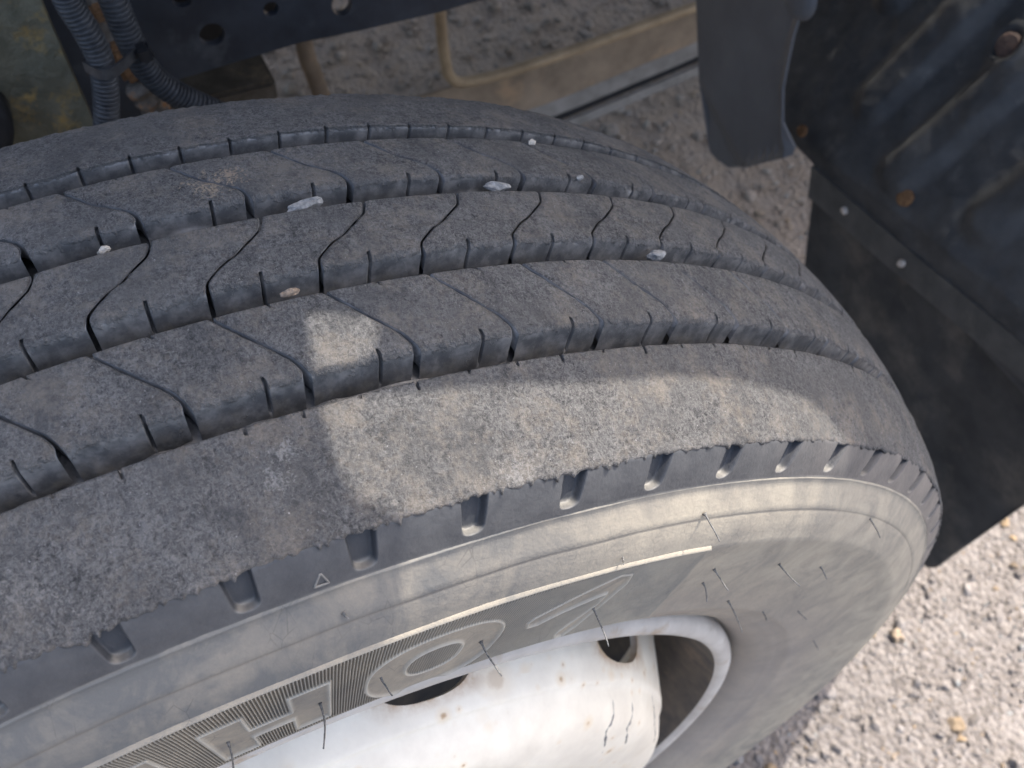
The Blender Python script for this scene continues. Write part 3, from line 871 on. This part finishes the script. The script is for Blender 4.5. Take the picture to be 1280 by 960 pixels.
for h_ in holes:
    hp = dmap(np.array([p[0] for p in h_]), np.array([p[1] for p in h_]), 0.0)
    hc = hp.mean(0); dd = np.linalg.norm(Vtmp - hc, axis=1)
    near = dd < .06
    if near.any():
        dm = np.min(np.linalg.norm(Vtmp[near][:, None] - hp[None], axis=2), axis=1)
        hl[near] = np.maximum(hl[near], np.exp(-(dm / .004) ** 2))
DISC = link("wheel_disc", mesh_np("wheel_disc", Vd, Fd, M_WHITE, attrs=dict(low=hl)), parent=RIM)
DISC.data.shade_smooth()
# black scrape marks and a paint chip on the disc
def scrape(pts, wid):
    u_ = np.linspace(0, 1, 26); k_ = np.linspace(0, 1, len(pts))
    r = np.interp(u_, k_, [p[0] for p in pts]); t = np.interp(u_, k_, [p[1] for p in pts])
    o_ = np.argsort(DP[7:18, 1])
    x = np.interp(r, DP[7:18, 1][o_], DP[7:18, 0][o_])
    w_ = wid * np.clip(.75 + .4 * np.sin(u_ * 31 + wid * 9e3) * np.sin(u_ * 13), .45, 1) * np.sin(PI * (u_ * .94 + .03)) ** .5
    Vt, Ft = tube_np(pol(x - wid * .45, r, t + .004 * np.sin(u_ * 9)), w_, 6)
    link("scrape_mark", mesh_np("scrape_mark", Vt, Ft, M_SCRAPE), parent=RIM)
scrape([(.2555, .838), (.2409, .840), (.2177, .955)], .0015)
scrape([(.2552, .954), (.2435, .959), (.2255, 1.079)], .0013)
scrape([(.2601, 1.145), (.2504, 1.199), (.2401, 1.409)], .0007)

# ------------------------------------------------------------------ pebbles caught in the grooves
def pebble(x, dr, thp, size, sq, mat, label, seed, rot=0.0, group="pebbles caught in the tread grooves"):
    v, f = ico(3)
    n_ = vnoise(v, 1.3, seed)[:, None] * .26 + vnoise(v, 3.1, seed + 1)[:, None] * .14
    r_ = np.random.default_rng(seed); 
    for _ in range(7):
        d_ = r_.normal(size=3); d_ /= np.linalg.norm(d_); k_ = .62 + .2 * r_.random()
        e_ = np.maximum(0, v @ d_ - k_)[:, None]; v = v - e_ * d_
    v = v * (1 + n_) * np.array(sq) * size / 2
    o = link("pebble", mesh_np("pebble", v, f, mat, smooth=False))
    p = pol(np.array(x), rt(x) - dr, np.array(thp))
    o.location = (p[0], p[1], p[2] + ZC)
    o.rotation_euler = (-thp, 0, rot)
    tag(o, label, 'pebble', group)
pebble(-.0205, .0026, .1345, .0128, (.46, 1.35, .42), M_PEBBLE, "flat grey pebble, the long one farthest left in its groove", 1, .12)
pebble(-.0210, .0022, .3090, .0118, (.50, 1.20, .50), M_PEBBLE, "grey oval pebble wedged at a block corner, biggest one in mid tread", 2, -.1)
pebble(-.0600, -.0004, .3905, .0046, (.75, 1.1, .9), M_PEBBLE_W, "tiny cream pebble sitting on top of the far tread block", 3, .4)
pebble(.0235, .0022, .4430, .0105, (.55, 1.1, .6), M_PEBBLE, "pale pebble wedged in the groove right of the middle, nearest the mudguard", 4, .1)
pebble(-.0292, .0002, .4110, .0060, (.5, 1.1, .5), M_PEBBLE, "small greyish pebble on the edge of the far tread block", 5, .3)
pebble(.0248, .0026, .0945, .0068, (.55, 1.2, .6), M_PEBBLE_T, "tan pebble stuck in the near groove beside the small sunlit patch", 6, .0)
pebble(-.0205, .0030, -.0205, .0045, (.6, 1.2, .7), M_PEBBLE_W, "little white pebble in the groove at the far left", 7, .2)

# ------------------------------------------------------------------ chassis rail
def map_x(x):
    return lambda u, v, d: np.stack([np.full_like(u, x) - d, u, v + ZC], -1)
def map_y(y):
    return lambda u, v, d: np.stack([u, np.full_like(u, y) + d, v + ZC], -1)

RAIL = empty("chassis_rail", (-.5, .3, ZC + .24))
tag(RAIL, "dark blue steel chassis rail with round holes above the tyre", 'chassis rail')
def child(name, Vx, Fx, mat, parent, smooth=False, attrs=None):
    Vx = np.asarray(Vx) - np.array(parent.location)
    return link(name, mesh_np(name, Vx, Fx, mat, smooth=smooth, attrs=attrs), parent=parent)
outl = [(-.9, .10), (.06, .12), (.070, .225), (.084, .234), (.195, .245), (.245, .2445), (.333, .246), (.45, .258), (1.2, .262), (1.2, .56), (-.9, .56)]
hs = [circle2((.119, .271), .0110), circle2((.101, .310), .0085), circle2((.173, .284), .0068), circle2((.237, .2745), .0095, sq=1.15), circle2((.02, .34), .01), circle2((.30, .33), .012)]
Vx, Fx = plate_np(outl, hs, map_x(-.5), .008)
child("rail_web", Vx, Fx, M_FRAME, RAIL)
# black sheet added behind the rail holes so they read dark
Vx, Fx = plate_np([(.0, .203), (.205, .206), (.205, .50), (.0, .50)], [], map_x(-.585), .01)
child("hole_blackout", Vx, Fx, M_BLACK, RAIL)

# ------------------------------------------------------------------ corrugated hoses
def hose(name, pts, rad, label, pitch=.0037):
    P = np.array(pts)
    Ln = np.linalg.norm(np.diff(P, axis=0), axis=1).sum()
    n = int(Ln / pitch * 8)
    Q = spline(P, n)
    t = np.linspace(0, Ln, n)
    prof_ = np.clip(np.cos(t / pitch * 2 * PI) * 1.5, -1, 1)
    Vx, Fx = tube_np(Q, rad * (1 + .15 * prof_), 16)
    o = link(name, mesh_np(name, Vx, Fx, M_HOSE))
    tag(o, label, 'hose', 'corrugated hoses beside the chassis rail')
Z_ = lambda L: [(x, y, z + ZC) for x, y, z in L]
hose("corrugated_hose", Z_([(-.30, .002, .56), (-.33, .006, .48), (-.355, .010, .437), (-.36, .011, .412), (-.36, .016, .391), (-.36, .0195, .368), (-.36, .018, .345), (-.36, .013, .322), (-.36, .004, .288), (-.37, -.005, .25), (-.39, -.01, .15)]), .0082, "grey corrugated hose that drops straight behind the tyre, left of the pair")
hose("corrugated_hose", Z_([(-.32, .03, .56), (-.36, .036, .46), (-.38, .037, .418), (-.38, .040, .394), (-.38, .043, .365), (-.38, .049, .337), (-.38, .063, .313), (-.38, .092, .285), (-.38, .126, .256), (-.385, .17, .22), (-.39, .22, .16)]), .0088, "grey corrugated hose that curves off to the right along the rail")

# cable tie joining the hoses
TIE = empty("cable_tie", (-.36, .03, ZC + .355))
tag(TIE, "black plastic cable tie holding the two corrugated hoses together", 'cable tie')
yy = np.array([.008, .016, .024, .034, .044, .052]); 
Pt = np.stack([np.array([-.358, -.350, -.349, -.356, -.366, -.371]), yy, np.array([.364, .361, .3605, .3605, .3600, .3590]) + ZC], -1)
Q = spline(Pt, 24)
Vs = []
for q in Q: Vs.append([q + np.array([.0008, 0, .0042]), q + np.array([.0008, 0, -.0042]), q + np.array([-.0012, 0, -.0042]), q + np.array([-.0012, 0, .0042])])
Vs = np.array(Vs).reshape(-1, 3)
i_ = np.arange(23)[:, None] * 4; j_ = np.arange(4)[None]; F4 = np.stack([i_ + j_, i_ + (j_ + 1) % 4, i_ + 4 + (j_ + 1) % 4, i_ + 4 + j_], -1).reshape(-1, 4)
child("strap", Vs, F4, M_HOSE, TIE)
def box_np(c, s, rot=0.0, bev=.0):
    bm = bmesh.new(); bmesh.ops.create_cube(bm, size=1)
    bmesh.ops.scale(bm, vec=s, verts=bm.verts)
    if bev: bmesh.ops.bevel(bm, geom=list(bm.edges), offset=bev, segments=2, affect='EDGES')
    bmesh.ops.triangulate(bm, faces=bm.faces)
    bm.verts.ensure_lookup_table()
    v = np.array([p.co for p in bm.verts]); f = np.array([[q.index for q in t.verts] for t in bm.faces]); bm.free()
    cr, sr = math.cos(rot), math.sin(rot)
    v = np.stack([v[:, 0], v[:, 1] * cr - v[:, 2] * sr, v[:, 1] * sr + v[:, 2] * cr], -1)
    return v + np.array(c), [f]
Vx, Fx = box_np((-.366, .050, .3595 + ZC), (.011, .010, .012), .3, .0018)
child("buckle", Vx, Fx, M_BLACK, TIE)

# rusty valve bracket between the hoses
BR = empty("rusty_bracket", (-.43, .035, ZC + .30))
tag(BR, "rusty bracket and corroded fitting between the corrugated hoses", 'bracket')
Vx, Fx = box_np((-.425, .034, .352 + ZC), (.016, .018, .085), .06, .003); child("strip", Vx, Fx, M_CORR, BR)
Vx, Fx = box_np((-.419, .035, .366 + ZC), (.022, .021, .012), .1, .003); child("rust_collar", Vx, Fx, M_RUST, BR)
Vx, Fx = box_np((-.418, .0395, .322 + ZC), (.020, .018, .036), .18, .004); child("rust_block", Vx, Fx, M_RUST, BR)
k = 30; u_ = np.linspace(0, 1, k)
Pf = np.stack([-.412 + 0 * u_, .043 + .016 * u_, .302 - .055 * u_ + ZC], -1)
Vx, Fx = tube_np(Pf, .0095 * (1 + .22 * np.sign(np.sin(u_ * 30)) * (u_ < .75) + .15 * (u_ > .6)), 14)
Vx = Vx + .0012 * np.stack([vnoise(Vx, 180, 61), vnoise(Vx, 180, 62), vnoise(Vx, 180, 63)], -1)
child("fitting", Vx, Fx, M_CORR, BR, smooth=True)

# mossy hanger at far left
HG = empty("spring_hanger", (-.40, -.03, ZC + .33))
tag(HG, "mossy corroded steel hanger at the far left above the tyre", 'hanger')
outl = [(-.10, .60), (-.004, .60), (-.005, .403), (-.004, .379), (-.002, .346), (.001, .307), (.003, .276), (.0, .24), (.0, .1), (-.11, .1), (-.11, .30)]
inn = [(y, z) for y in np.arange(-.1, -.008, .006) for z in np.arange(.11, .595, .006)]
Vx, Fx = plate_np(outl, [], map_x(-.40), .03, inn)
nrm = .0028 * vnoise(Vx, 60, 71) + .002 * vnoise(Vx, 150, 72)
Vx = Vx + np.stack([nrm, 0 * nrm, 0 * nrm], -1)
child("hanger_plate", Vx, Fx, M_MOSS, HG, smooth=True)
BU = None
Vx, Fx = tube_np(np.array([(-.40, -.079, .318 + ZC), (-.386, -.079, .318 + ZC), (-.372, -.079, .318 + ZC), (-.370, -.079, .318 + ZC)]), [.030, .030, .028, .022], 24)
child("bushing", Vx, Fx, M_BLACK, HG, smooth=True)

# ------------------------------------------------------------------ parts under the truck, seen past the rail
def rod(name, pts, rad, mat, label, cat, n=60):
    Vx, Fx = tube_np(spline(np.array(Z_(pts)), n), rad, 12)
    o = link(name, mesh_np(name, Vx, Fx, mat)); return tag(o, label, cat)
rod("bent_rod", [(-.9, .49, .35), (-.9, .495, .12), (-.9, .500, .0), (-.9, .507, -.09), (-.9, .515, -.140), (-.9, .522, -.158), (-.9, .540, -.170), (-.9, .599, -.172), (-.9, .682, -.165), (-.9, .78, -.153), (-.9, .95, -.13), (-.9, 1.2, -.10)], .0085, M_TAN, "tan metal rod bent at a right angle beneath the chassis rail", 'rod', 90)
rod("support_rod", [(-.7, .235, .30), (-.7, .249, .10), (-.7, .256, .06), (-.7, .264, .02), (-.7, .278, -.05), (-.7, .33, -.3)], .0105, M_BROWN, "short rusty brown rod hanging below the dark chassis rail", 'rod')
BM = empty("dusty_beam", (-.95, .8, ZC - .28))
tag(BM, "long dusty brown steel channel lying beyond the tyre under the truck", 'beam')
yy = np.linspace(.25, 2.2, 30)
top = np.interp(yy, [.25, .56, .8, 1.016, 2.2], [-.247, -.225, -.197, -.172, -.04]); bot = np.interp(yy, [.25, .424, .742, 1.024, 1.169, 2.2], [-.365, -.352, -.322, -.268, -.230, -.06])
def strip(name, ya, za, zb, xa, xb, th_, mat):
    n = len(ya); V = []
    for y, a, b in zip(ya, za, zb): V.append([(xa, y, a + ZC), (xb, y, b + ZC), (xb - th_, y, b + ZC), (xa - th_, y, a + ZC)])
    V = np.array(V).reshape(-1, 3)
    i_ = np.arange(n - 1)[:, None] * 4; j_ = np.arange(4)[None]
    F_ = np.stack([i_ + j_, i_ + (j_ + 1) % 4, i_ + 4 + (j_ + 1) % 4, i_ + 4 + j_], -1).reshape(-1, 4)
    return child(name, V, F_, mat, BM)
strip("beam_web", yy, top, bot + .030, -.96, -.945, .006, M_BROWN)
strip("beam_lip", yy, bot + .030, bot + .006, -.9445, -.935, .02, M_GREYB)
strip("beam_slot", yy, bot + .020, bot - .030, -.956, -.956, .006, M_BLACK)
strip("beam_flange", yy, bot - .026, bot - .040, -.942, -.936, .006, M_GREYB)

# ------------------------------------------------------------------ wheel-arch liner, plate and flap behind the tyre
PL = empty("splash_plate", (-.5, .72, ZC))
tag(PL, "smooth grey-blue plate hanging between the tyre and the ribbed black liner", 'plate')
P1 = [(-.70, .35), (-.609, .11), (-.568, .021), (-.527, -.058), (-.520, -.063), (-.505, -.063), (-.480, -.056), (-.455, -.033), (-.428, -.007), (-.395, .030), (-.376, .050), (-.372, .056), (-.374, .066), (-.398, .086), (-.414, .120), (-.419, .147), (-.424, .180), (-.425, .222), (-.431, .255), (-.45, .36)]
inn = [(x, z) for x in np.arange(-.68, -.36, .012) for z in np.arange(-.06, .35, .012)]
def m1(u, v, d):
    b = .010 * sstep(.020, .0, np.abs(u - v * .0 + .52) * 0 + .01) * 0
    fold = .012 * sstep(-.01, -.05, v + .35 * (u + .45))
    lip = .008 * sstep(.016, 0, np.abs(u - np.interp(v, [-.01, .05, .086, .12, .147, .18, .222, .255], [-.428, -.378, -.398, -.414, -.419, -.424, -.425, -.431])))
    return np.stack([u, .72 + d + fold - lip, v + ZC], -1)
inside = []
def in_poly(p, poly):
    c = False; n = len(poly)
    for i in range(n):
        a, b = poly[i], poly[(i + 1) % n]
        if (a[1] > p[1]) != (b[1] > p[1]) and p[0] < (b[0] - a[0]) * (p[1] - a[1]) / (b[1] - a[1]) + a[0]: c = not c
    return c
inn = [p for p in inn if in_poly(p, P1)]
Vx, Fx = plate_np(P1, [], m1, .004, inn)
child("plate_sheet", Vx, Fx, M_PLATE, PL, smooth=False)
a = np.arange(24) / 24 * 2 * PI
dome = np.array([[(-.432 + r_ * math.cos(t), .7155 - h_, .222 + r_ * math.sin(t) + ZC) for r_, h_ in ((.024, 0), (.021, .006), (.014, .009), (.0001, .010))] for t in a])
child("pressed_boss", dome.reshape(-1, 3), grid_faces(24, 4, closed_n=True, flip=True), M_PLATE, PL, smooth=True)

LN = empty("arch_liner", (-.3, .82, ZC))
tag(LN, "black plastic wheel arch liner with pressed diagonal ribs behind the tyre", 'liner')
# local frame on the sloping sheet: u across (x), v up the slope
sl_d = np.array([0, .5, .866]); sl_n = np.array([0, -.866, .5])     # normal towards the camera
def seg_d(u, v, a, b):
    a = np.array(a); b = np.array(b); e = b - a
    t = np.clip(((u - a[0]) * e[0] + (v - a[1]) * e[1]) / (e @ e), 0, 1)
    return np.hypot(u - a[0] - t * e[0], v - a[1] - t * e[1])
us = np.linspace(-.60, .16, 191); vs = np.linspace(-.012, .62, 159)
U2, V2 = np.meshgrid(us, vs, indexing='ij')
def rib2(a, b, wid, hgt):
    return hgt * sstep(wid, wid * .35, seg_d(U2, V2, a, b))
hh = 0 * U2
v0_g = np.clip(.012 + .20 * (U2 + .40), 0, .12)
# pressed panels: a raised pad with a sharp outer edge, running up the slope
for (a, b, w_) in (((-.392, .100), (-.360, .36), .034), ((-.296, .066), (-.262, .34), .034), ((-.470, .19), (-.45, .40), .028), ((-.175, .11), (-.13, .40), .036), ((-.06, .12), (-.01, .40), .036)):
    hh += rib2(a, b, w_, .011)
hh *= sstep(v0_g - .004, v0_g + .03, V2)
P0 = np.stack([U2, V2, 0 * U2], -1)
hh += .0022 * vnoise(P0, 22, 81) + .0012 * vnoise(P0, 60, 82) + .0007 * vnoise(P0, 140, 83)
hh += .010 * sstep(.03, 0, np.hypot(U2 + .305, V2 - .235)) - .012 * sstep(.020, .012, np.hypot(U2 + .305, V2 - .235))
left = np.interp(V2, [-.012, 0, .055, .115, .62], [-.475, -.475, -.55, -.60, -.60])
base0 = np.array([0, .8, 0])
v0_ = np.clip(.012 + .20 * (U2 + .40), 0, .12)
W3 = np.stack([np.maximum(U2, left), .7985 + .5 * np.maximum(V2 - v0_, 0), V2 * .866 + ZC], -1) + hh[..., None] * sl_n
Ff = grid_faces(len(us), len(vs))
# give it a back sheet for real thickness
Wb = W3 - sl_n * .004
n_ = W3.reshape(-1, 3).shape[0]
child("liner_sheet", np.concatenate([W3.reshape(-1, 3), Wb.reshape(-1, 3)]), [Ff, Ff[:, ::-1] + n_], M_PLASTIC, LN, smooth=True)
def bolt(parent, c, r, mat, nrm, name="bolt_head"):
    nrm = np.array(nrm) / np.linalg.norm(nrm)
    P_ = np.array([np.array(c) + nrm * d_ for d_ in (-.002, .002, .0035, .004)])
    Vb, Fb_ = tube_np(P_, [r, r, r * .8, r * .3], 14)
    Vb = Vb + .0006 * vnoise(Vb, 260, 90)[:, None]
    return child(name, Vb, Fb_, mat, parent, smooth=False)
bolt(LN, (-.442, .7985, .014 + ZC), .0075, M_RUST, sl_n)
bolt(LN, (-.269, .806, .051 + ZC), .0105, M_RUST, sl_n)
bolt(LN, (-.303, .896, .206 + ZC), .0135, mat_simple("dull_rust", (.055, .04, .034), (.10, .06, .045), 200, .9, .5), sl_n)

FL = empty("mud_flap", (-.2, .8, ZC - .1))
tag(FL, "black rubber mud flap with a dusty clamp strip hanging behind the tyre", 'mud flap')
fl = [(-.397, -.012), (-.392, -.06), (-.364, -.15), (-.33, -.30), (-.32, -.345), (-.31, -.352), (.006, -.352), (.018, -.347), (.026, -.333), (.029, -.30), (.051, -.12), (.075, .045)]
inn = [(x, z) for x in np.arange(-.39, .07, .014) for z in np.arange(-.345, .04, .014)]
inn = [p for p in inn if in_poly(p, fl)]
def mf(u, v, d): 
    P_ = np.stack([u, v, 0 * u], -1)
    return np.stack([u, .806 + d + .004 * vnoise(P_, 9, 95) + .0018 * vnoise(P_, 30, 96), v + ZC], -1)
Vx, Fx = plate_np(fl, [], mf, .008, inn)
child("flap_sheet", Vx, Fx, M_FLAP, FL, smooth=False)
st = [(-.405, -.012), (-.267, .005), (-.092, .032), (.075, .058), (.078, .020), (-.09, -.006), (-.262, -.034), (-.392, -.052)]
Vx, Fx = plate_np(st, [], lambda u, v, d: np.stack([u, .796 + d + 0 * u, v + ZC], -1), .006)
child("clamp_strip", Vx, Fx, mat_simple("dusty_strip", (.050, .051, .050), (.09, .088, .082), 30, .7, .4, c3=(.12, .115, .10), s3=16, t3=(.56, .8)), FL)
for c in ((-.330, -.020), (-.225, -.009)):
    bolt(FL, (c[0], .795, c[1] + ZC), .0046, M_STEEL, (0, -1, 0))

# ------------------------------------------------------------------ unseen slab added above (blocks the sun; its cutouts shape the lit patches)
BD = empty("sun_blocker", (-.6, .2, ZC + .97))
tag(BD, "unseen grey slab added above the wheel, cut to shape the sunlight", 'light blocker')
notch = [(.12, .345), (.08, .333), (.0525, .3104), (.0466, .2987), (.0382, .2890), (.0211, .2864), (.0090, .2868), (.0092, .2986), (.0095, .3077), (.0137, .3377), (.0185, .3896), (.0189, .4247), (.0188, .4648), (.0204, .5172), (.0219, .5513), (.0281, .5742), (.0383, .5927), (.07, .66), (.12, .76)]
outl = [(.12, -.02)] + notch + [(.12, 1.28), (-.60, 1.30), (-.75, 1.55), (-.85, 3.2), (-2.5, 3.2), (-2.5, -2.0), (-.62, -2.0), (-.60, -.02)]
gap = [(-.0271, .291), (-.0276, .2967), (-.0242, .3089), (-.0205, .3179), (-.0162, .3195), (-.0096, .3167), (-.0045, .312), (-.0028, .3055), (-.0040, .2874)]
Vx, Fx = plate_np(outl, [gap], lambda u, v, d: np.stack([u, v, np.full_like(u, .95 + ZC) + d], -1), .004)
child("cutout_slab", Vx, Fx, M_SLAB, BD)

Vx, Fx = box_np((-1.52, .7, .50 + ZC), (1.86, 5.0, .05), 0, .01)
child("sky_blocker", Vx, Fx, M_BLACK, BD)  # unseen pan added to keep skylight off the ground below
# stack of dark brown bars below the rail
Vx, Fx = box_np((-.66, .07, .02 + ZC), (.07, .32, .10), 0, .008)
SP = empty("brown_bars", (-.66, .07, ZC))
tag(SP, "dark brown stacked bars just below the chassis rail", 'bars')
for k_ in range(4):
    Vx, Fx = box_np((-.66, .06 - .012 * k_, .098 - .030 * k_ + ZC), (.07, .27 - .03 * k_, .028), .02, .004)
    child("bar", Vx, Fx, M_MOTTLED, SP)
